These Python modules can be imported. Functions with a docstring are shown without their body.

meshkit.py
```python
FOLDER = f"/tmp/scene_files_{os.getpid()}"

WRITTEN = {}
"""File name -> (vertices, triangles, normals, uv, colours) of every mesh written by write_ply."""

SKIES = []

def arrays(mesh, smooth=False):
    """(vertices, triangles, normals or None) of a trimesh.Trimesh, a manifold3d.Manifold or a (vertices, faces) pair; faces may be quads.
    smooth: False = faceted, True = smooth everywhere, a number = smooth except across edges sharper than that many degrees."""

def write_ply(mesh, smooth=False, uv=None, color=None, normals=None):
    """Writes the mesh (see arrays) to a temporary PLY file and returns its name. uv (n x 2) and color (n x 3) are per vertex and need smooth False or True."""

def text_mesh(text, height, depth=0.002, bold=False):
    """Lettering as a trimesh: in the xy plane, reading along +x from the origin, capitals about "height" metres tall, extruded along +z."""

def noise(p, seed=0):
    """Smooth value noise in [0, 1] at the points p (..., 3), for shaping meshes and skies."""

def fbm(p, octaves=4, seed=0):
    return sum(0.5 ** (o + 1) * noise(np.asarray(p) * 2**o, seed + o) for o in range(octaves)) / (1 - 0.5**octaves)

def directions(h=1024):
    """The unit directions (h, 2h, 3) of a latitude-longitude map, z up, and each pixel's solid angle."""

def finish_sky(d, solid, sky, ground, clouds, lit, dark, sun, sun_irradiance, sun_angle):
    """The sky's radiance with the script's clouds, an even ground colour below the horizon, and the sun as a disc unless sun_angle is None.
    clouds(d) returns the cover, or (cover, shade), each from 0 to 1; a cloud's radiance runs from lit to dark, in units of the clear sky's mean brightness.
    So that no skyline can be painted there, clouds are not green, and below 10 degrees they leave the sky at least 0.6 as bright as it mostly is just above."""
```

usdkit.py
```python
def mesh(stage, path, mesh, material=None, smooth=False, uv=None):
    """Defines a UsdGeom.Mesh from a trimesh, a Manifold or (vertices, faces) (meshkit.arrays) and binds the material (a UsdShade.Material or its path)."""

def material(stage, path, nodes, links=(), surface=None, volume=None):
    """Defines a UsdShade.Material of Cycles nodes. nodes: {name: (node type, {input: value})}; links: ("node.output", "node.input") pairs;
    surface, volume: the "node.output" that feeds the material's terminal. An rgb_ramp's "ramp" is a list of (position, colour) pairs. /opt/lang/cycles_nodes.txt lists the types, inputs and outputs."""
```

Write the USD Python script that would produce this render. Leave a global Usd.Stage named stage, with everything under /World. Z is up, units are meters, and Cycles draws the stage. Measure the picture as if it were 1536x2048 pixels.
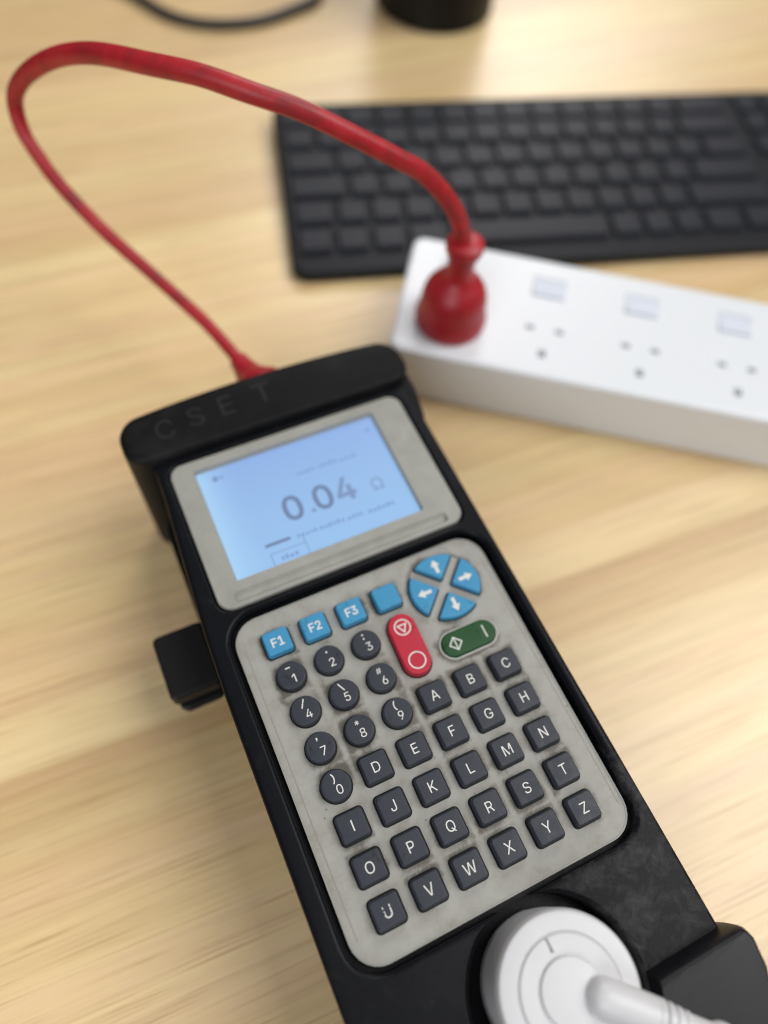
import math, random
import numpy as np, trimesh, manifold3d, usdkit, meshkit
from shapely import affinity
from shapely.geometry import Polygon, Point, LineString, box as sbox
from shapely.ops import unary_union
from scipy.spatial import Delaunay
from pxr import Usd, UsdGeom, UsdLux, UsdShade, Gf, Sdf, Vt

random.seed(7); rng = np.random.default_rng(7)
MM = 0.001
stage = Usd.Stage.CreateInMemory()
UsdGeom.SetStageUpAxis(stage, UsdGeom.Tokens.z); UsdGeom.SetStageMetersPerUnit(stage, 1.0)
stage.SetDefaultPrim(UsdGeom.Xform.Define(stage, '/World').GetPrim())
UsdGeom.Scope.Define(stage, '/World/Looks')

# ------------------------------------------------------------------ camera
cam = UsdGeom.Camera.Define(stage, '/World/camera')
CAM = np.array([-14.727, -75.983, 295.851]) * MM
FWD, RIGHT, UP = (np.array(v) for v in ([0.25339, 0.40239, -0.8797], [0.90525, -0.41923, 0.06898], [0.34104, 0.81384, 0.47049]))
cam.AddTransformOp().Set(Gf.Matrix4d(*RIGHT, 0, *UP, 0, *(-FWD), 0, *CAM, 1))
cam.CreateHorizontalApertureAttr(36.0); cam.CreateVerticalApertureAttr(48.0)
cam.CreateFocalLengthAttr(36.0 * 1468.1 / 1536); cam.CreateClippingRangeAttr(Gf.Vec2f(0.01, 50))
cam.CreateFStopAttr(4.5); cam.CreateFocusDistanceAttr(0.219)
cam.CreateExposureAttr(0.0)

# ------------------------------------------------------------------ lamps: office ceiling panels and a window's soft light
def rect_lamp(name, pos, target, w, h, power, color):
    l = UsdLux.RectLight.Define(stage, '/World/' + name)
    p, t = np.array(pos, float), np.array(target, float)
    z = p - t; z /= np.linalg.norm(z)
    x = np.cross([0, 1, 0], z); x /= np.linalg.norm(x); y = np.cross(z, x)
    l.AddTransformOp().Set(Gf.Matrix4d(*x, 0, *y, 0, *z, 0, *p, 1))
    l.CreateWidthAttr(w); l.CreateHeightAttr(h); l.CreateIntensityAttr(power); l.CreateColorAttr(Gf.Vec3f(*color))
    return l
rect_lamp('ceiling_panel', (1.9, -0.55, 2.9), (0.05, 0, 0), 2.4, 1.8, 6.1, (1, 0.985, 0.965))
rect_lamp('ceiling_panel_001', (1.9, 2.7, 2.2), (0.05, 0, 0), 1.9, 1.3, 6.2, (1, 0.985, 0.965))
rect_lamp('ceiling_panel_002', (-2.0, -1.9, 2.1), (0.05, 0, 0), 2.2, 1.9, 4.4, (0.95, 0.97, 1))
rect_lamp('ceiling_glow', (0, 0.2, 2.3), (0, 0.2, 0), 5.0, 5.0, 0.27, (1, 0.985, 0.965))

# ------------------------------------------------------------------ materials
LOOKS = {}
def mat(name, nodes, links, surface='p.BSDF'):
    LOOKS[name] = usdkit.material(stage, '/World/Looks/' + name, nodes, links, surface=surface); return name
def plain(name, color, rough=0.45, spec=0.5, bumps=0.0, scale=900, var=0.0, var_scale=60, rough_var=0.0):
    n = {'p': ('principled_bsdf', {'base_color': color, 'roughness': rough, 'specular_ior_level': spec}), 'g': ('geometry', {})}
    L = []
    if bumps:
        n['bn'] = ('noise_texture', {'scale': scale, 'detail': 3}); n['b'] = ('bump', {'strength': bumps, 'distance': 0.0003})
        L += [('g.position', 'bn.vector'), ('bn.fac', 'b.height'), ('b.normal', 'p.normal')]
    if var or rough_var:
        n['vn'] = ('noise_texture', {'scale': var_scale, 'detail': 6, 'roughness': 0.62, 'distortion': 0.6}); L += [('g.position', 'vn.vector')]
    if var:
        c = np.array(color)
        n['r'] = ('rgb_ramp', {'ramp': [(0.32, tuple(c * (1 - var))), (0.5, tuple(c)), (0.7, tuple(np.minimum(c * (1 + var) + 0.02 * var, 1)))]})
        L += [('vn.fac', 'r.fac'), ('r.color', 'p.base_color')]
    if rough_var:
        n['rr'] = ('map_range', {'from_min': 0.3, 'from_max': 0.7, 'to_min': max(rough - rough_var, 0.05), 'to_max': rough + rough_var, 'clamp': True})
        L += [('vn.fac', 'rr.value'), ('rr.result', 'p.roughness')]
    return mat(name, n, L)

# light oak laminate: broad printed boards, long streaks and short dark pores, all along x
mat('oak_laminate', {
    'g': ('geometry', {}),
    'm0': ('mapping', {'mapping_type': 'point', 'rotation': (0, 0, math.radians(3.0))}),
    'mb': ('mapping', {'mapping_type': 'point', 'scale': (0.6, 24, 1)}),
    'nb': ('noise_texture', {'scale': 1, 'detail': 2, 'roughness': 0.5}),
    'rb': ('rgb_ramp', {'ramp': [(0.30, (0.76, 0.555, 0.30)), (0.42, (0.80, 0.605, 0.32)), (0.49, (0.81, 0.595, 0.345)), (0.54, (0.77, 0.57, 0.30)), (0.60, (0.82, 0.645, 0.35)), (0.68, (0.79, 0.59, 0.305)), (0.76, (0.76, 0.55, 0.30))]}),
    'ms': ('mapping', {'mapping_type': 'point', 'scale': (5, 170, 1)}),
    'ns': ('noise_texture', {'scale': 1, 'detail': 5, 'roughness': 0.65, 'distortion': 0.35}),
    'rs': ('rgb_ramp', {'ramp': [(0.30, (0.86, 0.83, 0.79)), (0.5, (0.98, 0.97, 0.96)), (0.7, (1.05, 1.05, 1.06))]}),
    'mp': ('mapping', {'mapping_type': 'point', 'scale': (16, 1000, 1)}),
    'np': ('noise_texture', {'scale': 1, 'detail': 3, 'roughness': 0.6, 'distortion': 0.2}),
    'rp': ('rgb_ramp', {'ramp': [(0.30, (0.58, 0.485, 0.40)), (0.40, (.89, .85, .80)), (0.46, (0.97, 0.965, 0.96)), (0.7, (1.03, 1.03, 1.03))]}),
    'sy': ('separate_xyz', {}), 'my': ('map_range', {'from_min': -0.35, 'from_max': 0.65, 'to_min': 0, 'to_max': 1, 'clamp': True}),
    'wv': ('noise_texture', {'scale': 6, 'detail': 2}), 'wa': ('math', {'math_type': 'multiply_add', 'value2': 0.006}),
    'ry': ('rgb_ramp', {'ramp': [(0, (.95, .92, .90)), (.22, (.94, .90, .87)), (.262, (.98, .96, .95)), (.266, (1.06, 1.07, 1.05)), (.30, (1.02, 1.0, .97)), (.335, (.92, .87, .82)), (.358, (.79, .71, .64)), (.361, (1.10, 1.14, 1.16)), (.376, (1.08, 1.10, 1.11)), (.384, (.99, .97, .93)), (.43, (.96, .94, .90)), (.47, (1.02, 1.02, 1.0)), (.474, (.92, .88, .84)), (.54, (1.02, 1.0, .98)), (.62, (1.05, 1.05, 1.03)), (.624, (.93, .89, .85)), (.70, (.98, .97, .96)), (.77, (1.03, 1.02, 1.0)), (.774, (.90, .86, .83)), (1, (.93, .90, .88))]}),
    'x0': ('mix', {'mix_type': 'multiply', 'fac': 1.0}),
    'x1': ('mix', {'mix_type': 'multiply', 'fac': 1.0}), 'x2': ('mix', {'mix_type': 'multiply', 'fac': 0.85}),
    'ro': ('map_range', {'from_min': 0.3, 'from_max': 0.7, 'to_min': 0.36, 'to_max': 0.29}),
    'b': ('bump', {'strength': 0.12, 'distance': 0.0003}),
    'p': ('principled_bsdf', {'specular_ior_level': 0.8}),
}, [('g.position', 'm0.vector'), ('m0.vector', 'mb.vector'), ('m0.vector', 'ms.vector'), ('m0.vector', 'mp.vector'),
    ('mb.vector', 'nb.vector'), ('ms.vector', 'ns.vector'), ('mp.vector', 'np.vector'),
    ('nb.fac', 'rb.fac'), ('ns.fac', 'rs.fac'), ('np.fac', 'rp.fac'),
    ('m0.vector', 'sy.vector'), ('g.position', 'wv.vector'), ('wv.fac', 'wa.value1'), ('sy.y', 'wa.value3'), ('wa.value', 'my.value'), ('my.result', 'ry.fac'), ('rb.color', 'x0.color1'), ('ry.color', 'x0.color2'), ('x0.color', 'x1.color1'), ('rs.color', 'x1.color2'), ('x1.color', 'x2.color1'), ('rp.color', 'x2.color2'), ('x2.color', 'p.base_color'),
    ('np.fac', 'ro.value'), ('ro.result', 'p.roughness'), ('np.fac', 'b.height'), ('b.normal', 'p.normal')])

# black rubbery case, scuffed: pale dusty smears where the noise is high
mat('scuffed_black', {
    'g': ('geometry', {}), 'n1': ('noise_texture', {'scale': 115, 'detail': 9, 'roughness': 0.78, 'distortion': 0.4}),
    'sp': ('separate_xyz', {}), 'mx': ('map_range', {'range_type': 'smoothstep', 'from_min': 0.036, 'from_max': 0.060, 'to_min': 0.0, 'to_max': 0.33, 'clamp': True}),
    'my': ('map_range', {'range_type': 'smoothstep', 'from_min': -0.060, 'from_max': -0.090, 'to_min': 0.0, 'to_max': 1.0, 'clamp': True}),
    'mm': ('math', {'math_type': 'multiply_add', 'value3': -0.22}), 'ct': ('map_range', {'from_min': 0.0, 'from_max': 1.0, 'to_min': -0.35, 'to_max': 1.35}), 'ad': ('math', {'math_type': 'add'}),
    'r1': ('rgb_ramp', {'ramp': [(0.40, (0.0040, 0.0046, 0.0066)), (0.52, (0.0062, 0.0068, 0.0085)), (0.60, (0.019, 0.0195, 0.0215)), (0.70, (0.034, 0.034, 0.036)), (0.82, (0.055, 0.055, 0.056))]}),
    'rr': ('map_range', {'from_min': 0.35, 'from_max': 0.75, 'to_min': 0.36, 'to_max': 0.6, 'clamp': True}),
    'n2': ('noise_texture', {'scale': 2600, 'detail': 2}), 'b': ('bump', {'strength': 0.25, 'distance': 0.0002}),
    'p': ('principled_bsdf', {'specular_ior_level': 0.15})},
    [('g.position', 'n1.vector'), ('g.position', 'n2.vector'), ('g.position', 'sp.vector'), ('sp.x', 'mx.value'), ('sp.y', 'my.value'), ('mx.result', 'mm.value1'), ('my.result', 'mm.value2'),
     ('n1.fac', 'ct.value'), ('ct.result', 'ad.value1'), ('mm.value', 'ad.value2'), ('ad.value', 'r1.fac'), ('r1.color', 'p.base_color'), ('ad.value', 'rr.value'), ('rr.result', 'p.roughness'), ('n2.fac', 'b.height'), ('b.normal', 'p.normal')])
plain('black_rubber', (0.0058, 0.0058, 0.0062), 0.5, 0.15, 0.2, 1800, 0.35, 40)
plain('black_gap', (0.008, 0.009, 0.013), 0.55, 0.4)
plain('black_plastic', (0.0095, 0.009, 0.009), 0.42, 0.25)
plain('smooth_black', (0.0055, 0.006, 0.0085), 0.42, 0.27, 0.12, 1500, 0.3, 45, 0.06)
plain('boot_marks', (0.0085, 0.0082, 0.0076), 0.6, 0.4)
# grimy warm-grey keypad plate; the primvar 'dirt' is the grime that gathers round the keys
mat('grey_plate', {
    'g': ('geometry', {}), 'a': ('attribute', {'attribute': 'dirt'}),
    'n1': ('noise_texture', {'scale': 130, 'detail': 8, 'roughness': 0.7}), 'n2': ('noise_texture', {'scale': 900, 'detail': 4, 'roughness': 0.7}),
    'r1': ('rgb_ramp', {'ramp': [(0.3, (0.265, 0.25, 0.215)), (0.48, (0.325, 0.318, 0.288)), (0.7, (0.36, 0.357, 0.33))]}),
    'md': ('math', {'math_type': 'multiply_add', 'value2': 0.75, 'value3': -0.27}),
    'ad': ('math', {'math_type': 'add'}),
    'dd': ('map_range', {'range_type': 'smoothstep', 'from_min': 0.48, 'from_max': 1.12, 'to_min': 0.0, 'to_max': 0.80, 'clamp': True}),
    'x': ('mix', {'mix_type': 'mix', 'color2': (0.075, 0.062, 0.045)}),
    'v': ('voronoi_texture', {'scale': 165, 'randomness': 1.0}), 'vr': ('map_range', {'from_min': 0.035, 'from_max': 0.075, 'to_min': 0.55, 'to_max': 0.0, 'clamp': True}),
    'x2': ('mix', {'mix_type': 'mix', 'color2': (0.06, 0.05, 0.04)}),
    'b': ('bump', {'strength': 0.3, 'distance': 0.0002}),
    'p': ('principled_bsdf', {'roughness': 0.5, 'specular_ior_level': 0.4})},
    [('g.position', 'n1.vector'), ('g.position', 'n2.vector'), ('g.position', 'v.vector'), ('n1.fac', 'r1.fac'), ('n2.fac', 'md.value1'), ('a.fac', 'ad.value1'), ('md.value', 'ad.value2'),
     ('ad.value', 'dd.value'), ('r1.color', 'x.color1'), ('dd.result', 'x.fac'), ('x.color', 'x2.color1'), ('v.distance', 'vr.value'), ('vr.result', 'x2.fac'), ('x2.color', 'p.base_color'), ('n2.fac', 'b.height'), ('b.normal', 'p.normal')])
plain('grey_bezel', (0.315, 0.313, 0.283), 0.48, 0.4, 0.15, 1500, 0.10, 90)
plain('overlay_line', (0.30, 0.285, 0.255), 0.4, 0.4)
def keymat(name, c, dark, rough):
    return mat(name, {'g': ('geometry', {}), 'o': ('object_info', {}),
        'n': ('noise_texture', {'scale': 210, 'detail': 6, 'roughness': 0.65, 'distortion': 0.8}),
        'r': ('rgb_ramp', {'ramp': [(0.28, dark), (0.40, c), (0.62, c), (0.78, tuple(min(1, x * 1.25 + 0.008) for x in c))]}),
        'n2': ('noise_texture', {'scale': 2400, 'detail': 2}), 'b': ('bump', {'strength': 0.18, 'distance': 0.0002}),
        'rr': ('map_range', {'from_min': 0.3, 'from_max': 0.7, 'to_min': rough - 0.09, 'to_max': rough + 0.12}),
        'p': ('principled_bsdf', {'specular_ior_level': 0.34})},
        [('g.position', 'n.vector'), ('g.position', 'n2.vector'), ('n.fac', 'r.fac'), ('r.color', 'p.base_color'), ('n2.fac', 'b.height'), ('b.normal', 'p.normal'), ('n.fac', 'rr.value'), ('rr.result', 'p.roughness')])
keymat('charcoal_key', (0.029, 0.034, 0.046), (0.013, 0.014, 0.017), 0.44)
keymat('blue_key', (0.050, 0.265, 0.47), (0.035, 0.16, 0.27), 0.38)
keymat('red_key', (0.46, 0.018, 0.042), (0.28, 0.012, 0.022), 0.42)
keymat('green_key', (0.008, 0.062, 0.014), (0.006, 0.03, 0.009), 0.36)
mat('white_print', {'g': ('geometry', {}), 'n': ('noise_texture', {'scale': 1300, 'detail': 4, 'roughness': 0.7}),
    'r': ('rgb_ramp', {'ramp': [(0.27, (0.10, 0.10, 0.105)), (0.37, (0.66, 0.65, 0.61)), (1, (0.72, 0.71, 0.68))]}),
    'p': ('principled_bsdf', {'roughness': 0.5})}, [('g.position', 'n.vector'), ('n.fac', 'r.fac'), ('r.color', 'p.base_color')])
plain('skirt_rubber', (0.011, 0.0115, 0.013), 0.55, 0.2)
plain('pale_rim', (0.42, 0.43, 0.40), 0.4)
# backlit liquid crystal display: it gives off light, a little brighter at its lamp's edge
mat('lit_display', {'g': ('geometry', {}), 's': ('separate_xyz', {}),
    'my': ('map_range', {'from_min': 0.025, 'from_max': 0.070, 'to_min': 0, 'to_max': 1, 'clamp': True}),
    'r': ('rgb_ramp', {'ramp': [(0, (0.31, 0.54, 0.86)), (0.5, (0.30, 0.50, 0.83)), (1, (0.265, 0.43, 0.80))]}),
    'mx': ('map_range', {'from_min': -0.0045, 'from_max': 0.012, 'to_min': 1, 'to_max': 0, 'clamp': True}),
    'mw': ('math', {'math_type': 'power', 'value2': 2.2}),
    'x': ('mix', {'mix_type': 'mix', 'color2': (0.40, 0.66, 0.95)}),
    'p': ('principled_bsdf', {'base_color': (0.05, 0.07, 0.09), 'roughness': 0.22, 'emission_strength': 0.88})},
    [('g.position', 's.vector'), ('s.y', 'my.value'), ('my.result', 'r.fac'), ('s.x', 'mx.value'), ('mx.result', 'mw.value1'), ('mw.value', 'x.fac'), ('r.color', 'x.color1'), ('x.color', 'p.emission_color')])
def ink(name, c): return mat(name, {'p': ('principled_bsdf', {'base_color': (0.05, 0.06, 0.08), 'roughness': 0.25, 'emission_color': c, 'emission_strength': 0.88})}, [])
ink('display_ink', (0.13, 0.195, 0.36)); ink('display_faint_ink', (0.195, 0.335, 0.64)); ink('display_mid_ink', (0.18, 0.28, 0.50))
plain('white_plastic', (0.76, 0.785, 0.815), 0.34, 0.5, 0.06, 1200)
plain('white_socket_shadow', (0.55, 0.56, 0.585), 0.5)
plain('rocker_white', (0.66, 0.70, 0.79), 0.55, 0.3)
plain('white_plug', (0.655, 0.655, 0.67), 0.38, 0.45, 0.08, 1400, 0.03, 50)
plain('groove_grey', (0.42, 0.42, 0.43), 0.5)
mat('red_rubber', {'g': ('geometry', {}), 'n': ('noise_texture', {'scale': 55, 'detail': 7, 'roughness': 0.68, 'distortion': 1.0}),
    'r': ('rgb_ramp', {'ramp': [(0.30, (0.12, 0.018, 0.020)), (0.42, (0.30, 0.018, 0.023)), (0.55, (0.43, 0.016, 0.024)), (0.75, (0.46, 0.05, 0.055))]}),
    'n2': ('noise_texture', {'scale': 1500, 'detail': 3}), 'b': ('bump', {'strength': 0.25, 'distance': 0.0003}),
    'p': ('principled_bsdf', {'roughness': 0.42, 'specular_ior_level': 0.4})},
    [('g.position', 'n.vector'), ('n.fac', 'r.fac'), ('r.color', 'p.base_color'), ('g.position', 'n2.vector'), ('n2.fac', 'b.height'), ('b.normal', 'p.normal')])
plain('red_plug_plastic', (0.36, 0.013, 0.022), 0.42, 0.45, 0.1, 900, 0.25, 60)
plain('keyboard_black', (0.0075, 0.0085, 0.012), 0.5, 0.22)
plain('keyboard_key_grey', (0.0165, 0.018, 0.0245), 0.48, 0.25)
plain('black_cable_rubber', (0.02, 0.02, 0.022), 0.5)
plain('gloss_black', (0.004, 0.004, 0.005), 0.35, 0.2)

# ------------------------------------------------------------------ helpers
def fresh(parent, name):
    p, k = f'{parent}/{name}', 0
    while stage.GetPrimAtPath(p): k += 1; p = f'{parent}/{name}_{k:03d}'
    return p
def keys_(prim, label=None, cat=None, group=None, kind=None):
    for k, v in (('label', label), ('category', cat), ('group', group), ('kind', kind)):
        if v: prim.SetCustomDataByKey(k, v)
    return prim
BASE = {}
def thing(name, base, label, cat, group=None):
    """base: the thing's foot, in mm"""
    path = fresh('/World', name); x = UsdGeom.Xform.Define(stage, path); x.AddTranslateOp().Set(Gf.Vec3d(*(np.array(base) * MM)))
    BASE[path] = np.array(base, float); keys_(x.GetPrim(), label, cat, group); return path
def obj(name, m, look, parent=None, smooth=35, label=None, cat=None, group=None, kind=None):
    """m: a mesh in world millimetres"""
    v, f, _ = meshkit.arrays(m)
    path = fresh(parent or '/World', name)
    top = parent and '/'.join(path.split('/')[:3])
    b = BASE[top] if top in BASE else np.zeros(3)
    if parent and stage.GetPrimAtPath(parent).IsA(UsdGeom.Mesh): pass
    q = usdkit.mesh(stage, path, trimesh.Trimesh((v - b) * MM, f, process=False), LOOKS[look], smooth=smooth)
    keys_(q.GetPrim(), label, cat, group, kind); return path
def join(*ms): 
    ms = [trimesh.Trimesh(*meshkit.arrays(m)[:2], process=False) for m in ms]
    return trimesh.util.concatenate(ms)
def rr(cx, cy, w, h, r, n=7):
    """rounded rectangle ring, (4n, 2) points"""
    r = max(min(r, w / 2 - 1e-3, h / 2 - 1e-3), 1e-3); out = []
    for sx, sy, a0 in ((1, 1, 0), (-1, 1, 90), (-1, -1, 180), (1, -1, 270)):
        for a in np.radians(np.linspace(a0, a0 + 90, n)):
            out.append((cx + sx * (w / 2 - r) + r * math.cos(a), cy + sy * (h / 2 - r) + r * math.sin(a)))
    return np.array(out)
def loft(rings):
    """rings: list of (points (n,2), z) bottom to top, or (n,3) arrays; closed, capped with fans"""
    R = [np.column_stack([p, np.full(len(p), z)]) for p, z in rings]
    return loft3(R)
def loft3(R, cap=True):
    n = len(R[0]); v = np.vstack(R); f = []
    for k in range(len(R) - 1):
        a = np.arange(n) + k * n; b = np.roll(np.arange(n), -1) + k * n
        f += [np.column_stack([a, b, b + n]), np.column_stack([a, b + n, a + n])]
    if cap:
        c0, c1 = len(v), len(v) + 1; v = np.vstack([v, R[0].mean(0), R[-1].mean(0)])
        a = np.arange(n); b = np.roll(a, -1); t = (len(R) - 1) * n
        f += [np.column_stack([b, a, np.full(n, c0)]), np.column_stack([a + t, b + t, np.full(n, c1)])]
    return trimesh.Trimesh(v, np.vstack(f), process=False)
def slab(cx, cy, w, h, r, z0, z1, bev=0.5, k=4, taper=0.0, n=7, bev0=0.0):
    """rounded box: w, h at the bottom; top edge rounded by bev, sides drawn in by taper"""
    rings = []
    if bev0: rings += [(rr(cx, cy, w - 2 * bev0, h - 2 * bev0, max(r - bev0, 0.1), n), z0), (rr(cx, cy, w, h, r, n), z0 + bev0)]
    else: rings += [(rr(cx, cy, w, h, r, n), z0)]
    for a in np.radians(np.linspace(0, 90, k + 1)):
        d = taper + bev * (1 - math.cos(a)); rings.append((rr(cx, cy, w - 2 * d, h - 2 * d, max(r - d, 0.05), n), z1 - bev + bev * math.sin(a)))
    return loft(rings)
def revolve(profile, cx, cy, z0=0, n=64):
    rings = [np.column_stack([cx + r * np.cos(t), cy + r * np.sin(t), np.full(n, z0 + z)]) for r, z in profile for t in [np.linspace(0, 2 * math.pi, n, endpoint=False)]]
    return loft3(rings)
def mani(m):
    v, f, _ = meshkit.arrays(m); m = trimesh.Trimesh(v, f, process=False); m.merge_vertices(digits_vertex=6)
    return manifold3d.Manifold(manifold3d.Mesh(m.vertices.astype(np.float32), m.faces.astype(np.uint32)))
def ext(poly, z0, z1):
    gs = getattr(poly, 'geoms', [poly])
    ms = [trimesh.creation.extrude_polygon(g, z1 - z0, engine='earcut') for g in gs if g.area > 1e-6]
    m = trimesh.util.concatenate(ms); m.apply_translation([0, 0, z0]); return m
def catmull(P, per=10):
    P = np.array(P, float); P = np.vstack([2 * P[0] - P[1], P, 2 * P[-1] - P[-2]]); out = []
    for i in range(1, len(P) - 2):
        p0, p1, p2, p3 = P[i - 1:i + 3]
        for t in np.linspace(0, 1, per, endpoint=False):
            out.append(0.5 * ((2 * p1) + (-p0 + p2) * t + (2 * p0 - 5 * p1 + 4 * p2 - p3) * t * t + (-p0 + 3 * p1 - 3 * p2 + p3) * t ** 3))
    return np.vstack([out, P[-2]])
def tube(path, ra, rb=None, n=18, wob=0.0, up=(0, 0, 1)):
    """tube with radii ra (per point or number) and, across, rb"""
    P = np.array(path, float); ra = np.broadcast_to(ra, len(P)); rb = ra if rb is None else np.broadcast_to(rb, len(P))
    T = np.gradient(P, axis=0); T /= np.linalg.norm(T, axis=1)[:, None]
    N = np.cross(T[0], up); N /= np.linalg.norm(N); R = []
    t = np.linspace(0, 2 * math.pi, n, endpoint=False)
    for i in range(len(P)):
        N = N - T[i] * (N @ T[i]); N /= np.linalg.norm(N); B = np.cross(T[i], N)
        w = 1 + wob * (meshkit.noise(np.column_stack([np.cos(t) * 1.5 + 9, np.sin(t) * 1.5 + 9, np.full(n, i * 0.16)])) - 0.5)
        R.append(P[i] + (np.outer(np.cos(t), N) * ra[i] + np.outer(np.sin(t), B) * rb[i]) * w[:, None])
    return loft3(R[::1])
def text(s, h, cx, cy, z, bold=False, depth=0.06, sx=1.0):
    m = meshkit.text_mesh(s, h, depth, bold); b = m.bounds; m.apply_translation([-(b[0][0] + b[1][0]) / 2, -(b[0][1] + b[1][1]) / 2, 0])
    m.vertices[:, 0] *= sx; m.apply_translation([cx, cy, z]); return m

# ------------------------------------------------------------------ the setting: the desk
desk = slab(150, 150, 1900, 1500, 6, -25, 0, 1.5)
obj('desk', desk, 'oak_laminate', label='light oak laminate desk with long straight grain', cat='desk', kind='structure')

# ------------------------------------------------------------------ the tester
F = 65.5          # its face
PX, PY = 13.0, 12.1   # key pitch
T = thing('appliance_tester', (31, -28, 0), 'black handheld appliance tester with lit blue screen and grey keypad in the foreground', 'tester')
PAN = (32.6, -42.6, 91.4, 107.6, 9.0)           # keypad plate: centre, size, corner
BEZ = (32.2, 45.4, 91.0, 59.6, 5.0)
def poly_ring(P, n=260):
    b = P.exterior; return np.array([b.interpolate(t, normalized=True).coords[0] for t in np.linspace(0, 1, n, endpoint=False)])
def poly_loft(P, steps, n=160):
    ring0 = poly_ring(P, n); c = ring0.mean(0)
    T_ = np.roll(ring0, -1, 0) - np.roll(ring0, 1, 0); N_ = np.column_stack([T_[:, 1], -T_[:, 0]]); N_ /= np.linalg.norm(N_, axis=1)[:, None]
    if P.exterior.is_ccw: N_ = -N_
    else: ring0 = ring0[::-1]; N_ = N_[::-1]
    return loft([(ring0 + N_ * d, z) for d, z in steps])
bodyP = Polygon([(-21.1, -151), (83.6, -151), (83.6, 95), (-17.6, 95), (-17.6, 66), (-19.2, 40), (-20.8, 12), (-21.3, -10)]).buffer(-7).buffer(7, 16)
body = mani(poly_loft(bodyP, [(0, 8), (0, F - 1.8)] + [(1.8 * (1 - math.cos(a)), F - 1.8 + 1.8 * math.sin(a)) for a in np.radians(np.linspace(12, 90, 6))], 320))
def pocket(cx, cy, w, h, r, depth, lip):
    rings = [(rr(cx, cy, w, h, r), F - depth)]
    for a in np.radians(np.linspace(0, 90, 6)):
        d = lip * (1 - math.cos(a)); rings.append((rr(cx, cy, w + 2 * d, h + 2 * d, r + d), F - lip + lip * math.sin(a)))
    rings.append((rr(cx, cy, w + 2 * lip, h + 2 * lip, r + lip), F + 3))
    return mani(loft(rings))
SX, SY = 33.4, -121.6
body = body - pocket(*PAN[:2], PAN[2] + 3.2, PAN[3] + 3.2, PAN[4] + 1.6, 5.4, 1.5) - pocket(*BEZ[:2], BEZ[2] + 0.8, BEZ[3] + 0.8, BEZ[4], 4.0, 1.0)
body = body - mani(revolve([(24.2, F - 11), (24.2, F - 1.2), (24.7, F - 0.4), (25.6, F), (25.6, F + 20)], SX, SY, n=96))
body = body - mani(ext(Point(SX, SY).buffer(2.4), F - 16, F)) - mani(ext(sbox(SX - 13, SY - 8, SX - 7, SY - 4), F - 16, F)) - mani(ext(sbox(SX + 7, SY - 8, SX + 13, SY - 4), F - 16, F))
obj('body', body, 'scuffed_black', T, 40)
obj('lower_shell', slab(31.1, -38, 105.2, 228, 10, 0.5, 38, 1.2, bev0=4), 'black_rubber', T)
# rubber boots round both ends
boot = slab(30.7, 88.4, 112.6, 20.4, 8.5, 0.2, 69.6, 2.6, k=5, n=9, bev0=2)
v = boot.vertices; back = v[:, 1] > 88.4
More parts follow.
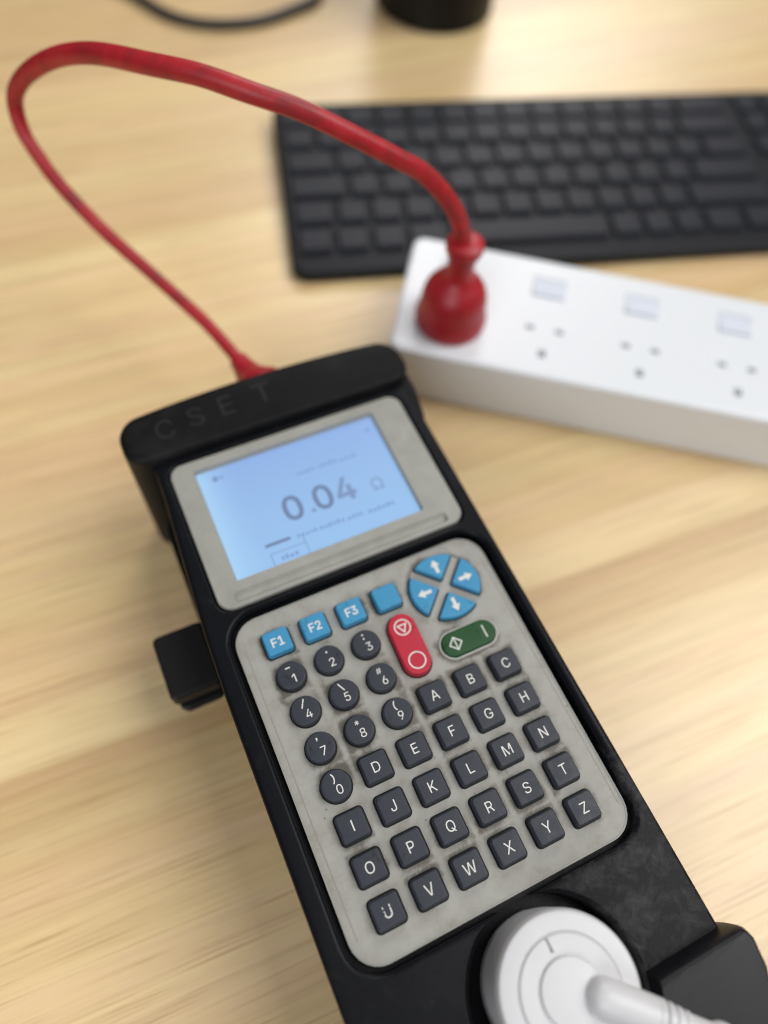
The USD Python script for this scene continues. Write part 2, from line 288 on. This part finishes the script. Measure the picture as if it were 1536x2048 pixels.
# even spread of vertices along x is needed for the bowed back, so the boot is refined first
bm = mani(boot).refine_to_length(6.0)
bm = bm.warp_batch(lambda p: np.column_stack([p[:, 0], p[:, 1] + np.clip((p[:, 1] - 80) / 18, 0, 1) * 3.2 * (1 - ((p[:, 0] - 30.7) / 56.3) ** 2), p[:, 2]]))
ear = mani(ext(Polygon([(87.0, 84), (87.0, 76), (84.4, 62), (80, 60), (80, 84)]).buffer(-0.8).buffer(0.8), 8, 63.5))
bm = bm + ear
obj('top_boot', bm, 'black_rubber', T, 40)
mk = join(text('C', 8, -9, 89.3, 69.62), text('S', 8, 3, 90.6, 69.62), text('E', 8.5, 15, 91.4, 69.62), text('T', 9, 29.5, 91.8, 69.62))
obj('scratched_lettering', mk, 'boot_marks', T + '/top_boot', False)
cheek = Polygon([(-25, -127), (86.8, -127.0), (88.2, -131), (87.2, -139), (84, -146), (78, -151.5), (68, -154), (-15, -154), (-25, -147)]).buffer(-2.5).buffer(2.5, 12)
bb = mani(poly_loft(cheek, [(1.5, 0.2), (0, 2), (0, 64), (0.1, 69), (0.4, 71.6), (1.0, 73.2), (2.0, 73.9)]))
bb = bb.warp_batch(lambda p: np.column_stack([p[:, 0], p[:, 1] - np.where((p[:, 2] > 60) & (p[:, 1] > -133), (p[:, 2] - 60) * 0.06, 0), p[:, 2]]))
bb = bb - mani(revolve([(25.4, 40), (25.4, 90)], SX, SY, n=96))
obj('bottom_boot', bb, 'smooth_black', T, 40)
# side lug: two slabs with a slot between them
lug = join(slab(-30.0, 15.0, 18.5, 24.5, 2.4, 31.5, 39, 1.4, bev0=0.8), slab(-28.5, 16.5, 14, 20, 2, 28.0, 31.6, 0.3), slab(-29.4, 13.0, 17.0, 24.0, 3.5, 23.8, 28.2, 1.2, bev0=1.2))
obj('side_lug', lug, 'black_plastic', T)

# keypad plate, with the grime gathered round its keys
square = [(c, r) for r in (4, 5, 6, 7) for c in range(6)]
keyspots = [(c * PX, -r * PY) for r in range(8) for c in range(6) if not (r in (1, 2) and c > 2) and not (r == 0 and c > 3)]
outline = Polygon(rr(*PAN))
ZP = 62.3
gx, gy = np.meshgrid(np.arange(-14, 80, 0.8), np.arange(-98, 13, 0.8)); pts = np.column_stack([gx.ravel(), gy.ravel()])
inner = outline.buffer(-0.5)
from shapely import contains_xy
pts = pts[contains_xy(inner, pts[:, 0], pts[:, 1])]
ring = rr(*PAN, n=14); dense = np.vstack([ring + (np.roll(ring, -1, 0) - ring) * t for t in np.linspace(0, 1, 20, endpoint=False)])
P2 = np.vstack([pts, dense]); tri = Delaunay(P2).simplices
a, b, c = P2[tri[:, 0]], P2[tri[:, 1]], P2[tri[:, 2]]
cr = (b - a)[:, 0] * (c - a)[:, 1] - (b - a)[:, 1] * (c - a)[:, 0]; tri = np.where((cr > 0)[:, None], tri, tri[:, ::-1]); tri = tri[np.abs(cr) > 1e-9]
V = np.column_stack([P2, np.full(len(P2), ZP)])
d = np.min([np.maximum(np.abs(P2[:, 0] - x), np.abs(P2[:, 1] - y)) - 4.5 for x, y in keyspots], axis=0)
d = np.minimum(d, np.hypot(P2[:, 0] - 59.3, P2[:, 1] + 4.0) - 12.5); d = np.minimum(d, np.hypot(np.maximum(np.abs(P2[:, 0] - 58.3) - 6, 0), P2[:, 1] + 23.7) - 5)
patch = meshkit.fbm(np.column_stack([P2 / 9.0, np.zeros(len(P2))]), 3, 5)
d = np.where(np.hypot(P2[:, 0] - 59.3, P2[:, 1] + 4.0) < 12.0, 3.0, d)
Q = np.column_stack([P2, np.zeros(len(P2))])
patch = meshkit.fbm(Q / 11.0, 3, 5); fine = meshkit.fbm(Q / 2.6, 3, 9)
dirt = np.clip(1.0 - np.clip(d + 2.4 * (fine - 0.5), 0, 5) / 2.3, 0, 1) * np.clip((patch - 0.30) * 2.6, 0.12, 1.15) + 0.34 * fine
plate = obj('keypad_plate', trimesh.Trimesh(V, tri, process=False), 'grey_plate', T, False)
UsdGeom.PrimvarsAPI(stage.GetPrimAtPath(plate)).CreatePrimvar('dirt', Sdf.ValueTypeNames.FloatArray, 'vertex').Set(Vt.FloatArray.FromNumpy(dirt.astype(np.float32)))
rim = outline.difference(outline.buffer(-0.5)); obj('plate_edge', ext(rim, F - 4.8, ZP + 0.12), 'grey_bezel', plate, False)
for x in (-10.6, 76.3):
    obj('film_edge', ext(sbox(x, -88, x + 0.22, 2), ZP - 0.2, ZP + 0.1), 'overlay_line', plate, False)

# screen bezel, window and display
bo = Polygon(rr(*BEZ)); LCD = (30.0, 47.6, 69.4, 45.0)
lo = Polygon(rr(*LCD, 1.0)); lip = Polygon(rr(30.2, 46.4, 74.0, 50.4, 2.0))
bz = mani(slab(*BEZ, F - 4, F + 0.4, 0.7, k=3)) - mani(loft([(rr(32.0, 18.9, 78, 2.0, 0.7), F - 1.0), (rr(32.0, 19.1, 79.6, 4.2, 1.4), F + 0.55), (rr(32.0, 19.1, 79.6, 4.2, 1.4), F + 3)]))
bz = bz - mani(loft([(rr(*LCD[:2], LCD[2], LCD[3], 0.6), F - 3), (rr(*LCD[:2], LCD[2], LCD[3], 0.6), F - 1.6), (rr(*LCD[:2], LCD[2] + 1.4, LCD[3] + 1.4, 1.2), F + 1)]))
bzp = obj('screen_bezel', bz, 'grey_bezel', T, 30)
ZL = F - 1.7
disp = obj('display', ext(sbox(-5.2, 24.6, 65.2, 70.6), ZL - 0.6, ZL), 'lit_display', T, False)
def lcdtext(s, h, cx, cy, look, bold=False): obj('display_text', text(s, h, cx, cy, ZL + 0.01, bold, 0.03), look, disp, False)
def lcdbar(x0, y0, x1, y1, look): obj('display_mark', ext(sbox(x0, y0, x1, y1), ZL + 0.005, ZL + 0.03), look, disp, False)
# "0.04" in light numerals, the ohm sign, and the small rows of the menu
for s, x, look in (('0', 22.7, 'display_ink'), ('0', 34.3, 'display_ink'), ('4', 42.9, 'display_mid_ink')):
    lcdtext(s, 9.4, x, 44.4, look, True)
lcdbar(28.6, 39.8, 30.0, 41.2, 'display_mid_ink')
ohm = meshkit.text_mesh('Ω', 5.0, 0.03); ohm.apply_translation([54.8 - ohm.bounds[:, 0].mean(), 42.0 - ohm.bounds[:, 1].mean(), ZL + 0.01]); obj('display_text', ohm, 'display_mid_ink', disp, False)
lcdbar(8.3, 33.0, 17.6, 34.2, 'display_ink')
for q in ((8.8, 29.9, 22.0, 30.2), (8.8, 25.0, 9.1, 29.9), (21.7, 25.0, 22.0, 32.6)): lcdbar(*q, 'display_mid_ink')
for x0, x1, y in ((29, 36, 57.0), (37.5, 44, 57.0), (46, 52, 56.6), (20, 27, 33.4), (28.5, 37, 33.2), (39, 45, 33.0), (47, 57, 32.6), (12, 18, 27.5)):
    x = x0
    while x < x1:
        w = 0.8 + 0.7 * random.random(); obj('display_mark', ext(sbox(x, y - 0.9, x + w, y + 0.8 * random.random()), ZL + 0.005, ZL + 0.03), 'display_faint_ink', disp, False); x += w + 0.5
lcdbar(0.4, 64.9, 2.2, 67.1, 'display_mid_ink'); lcdbar(2.7, 65.4, 4.4, 66.4, 'display_faint_ink'); lcdbar(60.2, 64.0, 62.0, 65.6, 'display_faint_ink')

# keys
ZK = 65.15
def legend(parent, *ms): obj('legend', join(*ms), 'white_print', parent, False)
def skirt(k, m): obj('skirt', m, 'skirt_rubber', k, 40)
def stroke_i(h, x, y): return ext(sbox(x - 0.21, y - h / 2, x + 0.21, y + h / 2), TZ, TZ + .06)
def stroke_1(h, x, y): return ext(unary_union([sbox(x + .1, y - h / 2, x + .5, y + h / 2), Polygon([(x + .1, y + h / 2), (x + .1, y + h / 2 - .45), (x - .65, y + h / 2 - 1.0), (x - .65, y + h / 2 - .58)])]), TZ, TZ + .06)
def square_key(c, r, look='charcoal_key', label=None):
    x, y = c * PX, -r * PY
    w = 9.1; h = 8.7
    k = obj('key', slab(x, y, w, h, 1.3, ZP - 0.3, ZK, 0.45, k=3, taper=0.32, n=5), look, T, 40, label)
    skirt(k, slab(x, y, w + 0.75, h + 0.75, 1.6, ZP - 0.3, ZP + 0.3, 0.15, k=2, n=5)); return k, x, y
letters = {3: ' ' * 3 + 'ABC', 4: ' DEFGH', 5: 'IJKLMN', 6: 'OPQRST', 7: 'UVWXYZ'}
TZ = ZK - 0.03
for r, row in letters.items():
    for c, ch in enumerate(row):
        if ch == ' ': continue
        k, x, y = square_key(c, r, label=f'charcoal square key with a white letter {ch}')
        m = stroke_i(3.15, x, y) if ch == 'I' else text(ch, 3.15, x, y, TZ, sx=0.96)
        if ch == 'U':   # half rubbed away
            u = mani(m); m = u - mani(ext(unary_union([sbox(x - 3, y + 0.45, x - 0.3, y + 1.0), sbox(x - 0.92, y + 1.1, x - .3, y + 3), sbox(x - 1.5, y - .45, x - .98, y + 0.3), sbox(x + 0.5, y + 0.75, x + 2, y + 0.95)]), TZ - 1, TZ + 1))
        if ch == 'M': m = mani(m) - mani(ext(Polygon([(x + .1, y - 2), (x + .9, y - 2), (x + .75, y - .2), (x + .3, y + .2)]), TZ - 1, TZ + 1))
        legend(k, m)
for c, s in enumerate(('F1', 'F2', 'F3', '')):
    k, x, y = square_key(c, 0, 'blue_key', f'blue key with white letters {s}' if s else 'blue key with no lettering')
    if s: legend(k, text(s, 2.9, x, y - 0.2, TZ, True, sx=0.95))
S = 1.05
def sym(s, x, y):
    if s == '-': return ext(sbox(x - .8, y + .2, x + .8, y + .6), TZ, TZ + .06)
    if s == '.': return ext(Point(x + .1, y + .3).buffer(.32), TZ, TZ + .06)
    if s == ':': return ext(unary_union([Point(x, y + .9).buffer(.3), Point(x, y - .5).buffer(.3)]), TZ, TZ + .06)
    if s in '/\\': q = .62 if s == '/' else -.62; return ext(LineString([(x - q, y - 1.1), (x + q, y + 1.3)]).buffer(.2), TZ, TZ + .06)
    if s in '()':
        q = 1 if s == '(' else -1
        return ext(LineString([(x + q * (0.55 - 0.75 * math.cos(t)), y + 1.45 * math.sin(t)) for t in np.linspace(-1.2, 1.2, 12)]).buffer(.19), TZ, TZ + .06)
    if s == ',': return ext(Polygon([(x - .2, y + .9), (x + .35, y + .9), (x + .3, y + .2), (x - .1, y - .2)]), TZ, TZ + .06)
    return text(s, 2.0 if s == '#' else 2.6, x, y, TZ)
digits = [(0, 1, '1', '-'), (1, 1, '2', '.'), (2, 1, '3', ':'), (0, 2, '4', '/'), (1, 2, '5', '\\'), (2, 2, '6', '#'), (0, 3, '7', ','), (1, 3, '8', '*'), (2, 3, '9', '('), (0, 4, '0', ')')]
for c, r, dg, sy in digits:
    x, y = c * PX, -r * PY
    k = obj('key', revolve([(4.75, ZP - 0.3), (4.62, ZK - .5), (4.55, ZK - .25), (4.38, ZK - .06), (4.1, ZK), (2, ZK)], x, y, n=40), 'charcoal_key', T, 40, f'charcoal round key with a white number {dg}')
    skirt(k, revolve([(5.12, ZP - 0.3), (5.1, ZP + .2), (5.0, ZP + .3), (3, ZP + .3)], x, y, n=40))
    legend(k, (stroke_1(2.75, x + 0.55, y - 1.35) if dg == '1' else text(dg, 2.75, x + 0.55, y - 1.35, TZ)), sym(sy, x - 0.15 - (0.2 if sy in '-,' else 0), y + 2.05))
# red stop key and green start key
def bevelled(P, z0, z1, bev, taper=0.25, n=120):
    return poly_loft(P, [(0, z0)] + [(taper + bev * (1 - math.cos(a)), z1 - bev + bev * math.sin(a)) for a in np.radians(np.linspace(0, 90, 4))])
red = LineString([(39.2, -11.9), (38.9, -23.9)]).buffer(4.95, 24)
k = obj('key', bevelled(red, ZP - .3, ZK + .1, .5), 'red_key', T, 40, 'red oblong stop key with a triangle in a ring above a ring')
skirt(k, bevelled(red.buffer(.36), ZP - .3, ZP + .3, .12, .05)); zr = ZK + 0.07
tr = Polygon([(37.35, -10.95), (41.05, -10.95), (39.2, -14.15)])
legend(k, ext(Point(39.2, -12.0).buffer(2.85, 24).difference(Point(39.2, -12.0).buffer(2.4, 24)), zr, zr + .06),
       ext(tr.difference(tr.buffer(-.45)), zr, zr + .06), ext(Point(38.9, -23.9).buffer(2.95, 24).difference(Point(38.9, -23.9).buffer(2.5, 24)), zr, zr + .06))
gl = LineString([(52.8, -23.7), (63.9, -23.7)])
gk = obj('key', bevelled(gl.buffer(4.3, 24), ZP - .3, ZP + 1.5, .5, .1), 'green_key', T, 40, 'green oblong start key with a diamond and a bar')
obj('key_rim', bevelled(gl.buffer(5.05, 24), ZP - .3, ZP + 0.6, .3, .05).difference(bevelled(gl.buffer(4.35, 24), ZP - 1, ZP + 2, .2, 0)) if False else mani(bevelled(gl.buffer(5.05, 24), ZP - .3, ZP + 0.7, .3, .05)) - mani(ext(gl.buffer(4.42, 24), ZP - 2, ZP + 3)), 'pale_rim', gk, 40)
zg = ZP + 1.47; dm = Polygon([(53.4 + 2.5, -23.7), (53.4, -23.7 + 2.5), (53.4 - 2.5, -23.7), (53.4, -23.7 - 2.5)])
legend(gk, ext(unary_union([dm.difference(dm.buffer(-.42)), sbox(53.2, -25.4, 53.6, -22)]), zg, zg + .06), ext(sbox(64.0, -25.9, 64.45, -21.5), zg, zg + .06))
# four-way pad of blue sectors
DC = (59.4, -4.0); disc = affinity.scale(Point(*DC).buffer(1, 48), 12.7, 12.0)
for ang, word in ((90, 'up'), (180, 'left'), (0, 'right'), (270, 'down')):
    a0, a1 = math.radians(ang - 45), math.radians(ang + 45)
    w = Polygon([DC, (DC[0] + 30 * math.cos(a0), DC[1] + 30 * math.sin(a0)), (DC[0] + 30 * math.cos(a1), DC[1] + 30 * math.sin(a1))])
    w = w.buffer(-1.6).intersection(disc).buffer(-0.7).buffer(0.7)
    k = obj('key', bevelled(w, ZP - .3, ZK - .7, .45), 'blue_key', T, 40, f'blue wedge key with a white arrow pointing {word}')
    ar = Polygon([(-2.6, -.62), (.1, -.62), (.1, -1.6), (2.5, 0), (.1, 1.6), (.1, .62), (-2.6, .62)])
    ar = affinity.translate(affinity.rotate(ar, ang, origin=(0, 0)), DC[0] + 7.9 * math.cos(math.radians(ang)), DC[1] + 7.6 * math.sin(math.radians(ang)))
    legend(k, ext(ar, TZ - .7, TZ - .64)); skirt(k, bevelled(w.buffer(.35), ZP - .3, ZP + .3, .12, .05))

# ------------------------------------------------------------------ white round plug in the tester's socket
PX0, PY0 = 33.9, -120.2
W = thing('white_plug', (PX0, PY0, 55), 'white round plug pushed into the tester socket, its white cord leaving sideways', 'plug')
pl = mani(revolve([(18.2, 54.6), (19.2, 55.2), (19.1, 74.5), (18.9, 76.4), (18.3, 77.4), (17.4, 77.8), (13.9, 77.9), (13.75, 77.65), (13.5, 77.65), (13.35, 78.2), (13.0, 78.5), (4, 78.5)], PX0, PY0, n=96))
pl = pl - mani(ext(sbox(PX0 - 0.45, PY0 + 9.6, PX0 + 0.45, PY0 + 13.2), 77.6, 80))
obj('plug_cover', pl, 'white_plug', W, 30)
obj('plug_hub', revolve([(8.2, 78), (8.2, 79.0), (8.0, 79.4), (7.6, 79.6), (3, 79.7)], PX0, PY0, n=64), 'white_plug', W, 30)
p0, p1 = np.array([40.6, -124.2, 79.6]), np.array([58.6, -141.2, 78.4]); dr = (p1 - p0) / np.linalg.norm(p1 - p0)
ss = np.array([-4.6, -4.3, -3.5, -2.2, 0, 4, 9, 13.2]); rad = np.array([.4, 1.7, 3.2, 4.3, 4.8, 4.8, 4.7, 4.6])
obj('cord_boot', tube([p0 + dr * s for s in ss], rad, n=32), 'white_plug', W, 40)
for i in range(4):
    s0 = 14.0 + i * 2.3; obj('boot_rib', tube([p0 + dr * s for s in (s0 - .95, s0 - .6, s0 + .6, s0 + .95)], np.array([4.0, 4.6, 4.6, 4.0]) - i * .22, n=28), 'white_plug', W, 30)
cp = [p0 + dr * s for s in (12.5, 20, 28)] + [(66, -147, 74), (80, -166, 50), (98, -188, 20), (120, -210, 3.6), (160, -240, 3.6)]
obj('cord', tube(catmull(cp, 8), 3.6, n=18), 'white_plug', W, 40)

# ------------------------------------------------------------------ white extension strip
sa = math.radians(-35.9); su = np.array([math.cos(sa), math.sin(sa)]); sv = np.array([-su[1], su[0]])
SO = np.array([98.7, 122.0])       # near left corner of its top
SS, SZ = 1.0234, 0.85
def strip(x, y, z): return np.array([*(SO + su * x * SS + sv * y * SS), z])
def place(m, o, ang, z=0):
    m = m.copy(); c, s_ = math.cos(ang), math.sin(ang); v = m.vertices.copy()
    m.vertices = np.column_stack([o[0] + c * v[:, 0] - s_ * v[:, 1], o[1] + s_ * v[:, 0] + c * v[:, 1], v[:, 2] + z]); return m
X = thing('extension_strip', strip(140, 36, 0), 'white extension strip with switches and a red plug in its end socket', 'extension strip')
LEN, WID = 250.0, 74.0
def slocal(m):
    v, f, _ = meshkit.arrays(m); return place(trimesh.Trimesh(v * [SS, SS, SZ], f, process=False), SO, sa)
sb = mani(slab(LEN / 2, WID / 2, LEN, WID, 6, 1, 40, 2.4, k=5, bev0=1.0))
SOCK = [24.2 + 45.1 * k for k in range(5)]
for x in SOCK:
    for q in (sbox(x - 1.8, 11, x + 1.8, 15.6), sbox(x - 8.9, 26.6, x - 4.9, 29.6), sbox(x + 4.9, 26.6, x + 8.9, 29.6)):
        sb = sb - mani(ext(q, 33, 45))
    sb = sb - mani(ext(sbox(x - 7.9, 48.6, x + 7.9, 61.4), 37, 45))
obj('strip_body', slocal(sb), 'white_plastic', X, 35)
for x in SOCK:
    rk = slab(x, 55, 15.6, 12.6, 0.8, 36.6, 40.6, 0.6)
    vv = rk.vertices; vv[:, 2] += np.where(vv[:, 2] > 38, -(vv[:, 1] - 55) * 0.16, 0)
    obj('rocker_switch', slocal(rk), 'rocker_white', X, 30)
    for dx in (-8.0, 6.4): pass
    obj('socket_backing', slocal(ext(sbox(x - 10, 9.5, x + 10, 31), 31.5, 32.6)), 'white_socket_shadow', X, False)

# ------------------------------------------------------------------ red mains lead
R0 = strip(25.05, 22.5, 34)
L = thing('mains_lead', R0, 'red rubber mains lead looping from the white strip to the back of the tester', 'power lead')
obj('plug', revolve([(15.4, 0.2), (16.6, 1.0), (16.8, 4.5), (16.2, 7.5), (15.3, 10.5), (15.1, 14.5), (14.7, 17.5), (13.7, 20.6), (12.0, 23.2), (9.8, 25.2), (7.8, 27), (6.5, 29.4), (5.9, 33), (6.0, 37), (6.9, 40), (8.0, 42.5), (8.3, 44.5), (7.9, 46.6), (6.2, 47.8), (4.2, 48.2)], R0[0], R0[1], 34, n=56), 'red_plug_plastic', L, 30, 'round red moulded plug with a waisted neck')
path = [(132.6, 125.4, 76), (130.6, 126.0, 85.5), (127.0, 127.6, 95.0), (120.4, 130.1, 105.1), (112.3, 133.7, 113.5), (103.2, 135.6, 119.7), (85.1, 141, 130.6), (69.4, 148, 138.4), (54.9, 156.2, 142.5), (41.7, 168, 144.1), (28.5, 182.2, 142.2), (15.2, 200.7, 137.7), (4.5, 214.3, 131.8), (-5.5, 226.2, 123), (-13.6, 234.7, 113.2), (-18.1, 237.8, 104.2), (-19.2, 233.7, 95.2), (-17.2, 226.8, 88.1), (-13, 215.7, 80.8), (-3.7, 197.7, 70.7), (9.2, 175.7, 60.9), (22.0, 151.1, 53.3), (27.4, 136, 50.5), (30.5, 124, 49.5)]
cpth = catmull(path, 9); t = np.linspace(0, 1, len(cpth))
ra = np.interp(t, [0, .3, .45, .62, .72, 1], [3.65, 3.5, 3.75, 3.3, 2.85, 2.65])
obj('cable', tube(cpth, ra, n=20, wob=0.05), 'red_rubber', L, 60)
c0, c1 = np.array([29.8, 127.0, 49.7]), np.array([35.2, 98.0, 49.2]); dr = (c1 - c0) / np.linalg.norm(c1 - c0)
obj('connector', tube([c0 + dr * s for s in (0, .6, 5, 10, 14, 17, 24, 29)], [3.0, 3.9, 4.6, 6.0, 8.4, 11.0, 12.0, 12.0], n=32), 'red_plug_plastic', L, 40)

# ------------------------------------------------------------------ keyboard
ka = math.radians(-16.0); KO = np.array([84.6, 207.5])
ku = np.array([math.cos(ka), math.sin(ka)]); kv = np.array([-ku[1], ku[0]])
KB = thing('computer_keyboard', (*(KO + ku * 215 + kv * 64), 0), 'slim black computer keyboard lying behind the extension strip', 'keyboard')
def klocal(m):
    m = m.copy(); m.vertices = m.vertices * [1.02, 1.055, 0.62]; return place(m, KO, ka)
KW, KD = 432.0, 133.0
case = slab(KW / 2, KD / 2 - 2.6, KW, KD, 9, 1, 15, 2.2, k=4, bev0=1.5)
tilt = lambda m: (m.vertices.__setitem__((slice(None), 2), m.vertices[:, 2] + np.where(m.vertices[:, 2] > 3, (m.vertices[:, 1] - 64) * 0.045, 0)), m)[1]
well = mani(case)
obj('case', klocal(tilt(trimesh.Trimesh(*meshkit.arrays(well)[:2], process=False))), 'keyboard_black', KB, 35)
U = 19.0; rows = [(116.5, [1] + [1.0208] * 12 + [1.75]), (98.0, [1] * 13 + [2]), (78.2, [1.5] + [1] * 12 + [1.5]), (58.6, [1.75] + [1] * 11 + [2.25]), (38.8, [1.25] + [1] * 11 + [2.75]), (18.6, [1.1, 1.05, 1.05, 1.25, 4.9, 1.05, 1, 1, 1.3, 1.3])]
for y, ws in rows:
    x = 3.5; tot = sum(ws)
    for i, w in enumerate(ws):
        ww = w * U * 15 / tot if abs(tot - 15) < .6 else w * U
        kk = slab(x + ww / 2, y, ww - 2.6, 16.0, 1.6, 15.2, 19.3, 0.7, k=2, taper=0.9, n=3)
        obj('key', klocal(tilt(kk)), 'keyboard_key_grey', KB, 35); x += ww
for y in (116.5, 98.0, 78.2, 58.6, 38.8, 18.6):
    for i in range(3 + 4):
        if i < 3 and y in (58.6,) : continue
        x = 296 + i * 19 + (4 if i > 2 else 0)
        obj('key', klocal(tilt(slab(x + 9.5, y, 16.4, 16.0, 1.6, 15.2, 19.3, 0.7, k=2, taper=0.9, n=3))), 'keyboard_key_grey', KB, 35)

# ------------------------------------------------------------------ at the far end of the desk
cc = (283, 431)
pot = revolve([(41, 0.2), (43, 1.5), (43.2, 98), (42.6, 99.5), (41, 99.5), (40.4, 98), (40, 6), (4, 5)], *cc, n=72)
obj('black_pot', pot, 'gloss_black', label='black round pot standing at the far edge of the view', cat='pot', smooth=35)
lp = catmull([(55, 610, 3.6), (62, 540, 3.6), (83, 490, 3.6), (98, 462, 3.6), (120, 446, 3.6), (150, 440, 3.6), (180, 446, 3.6), (203, 458, 3.6), (225, 500, 3.6), (240, 580, 3.6)], 10)
obj('black_cable', tube(lp, 3.4, n=14), 'black_cable_rubber', label='thin black cable curling across the far end of the desk', cat='cable', smooth=60)
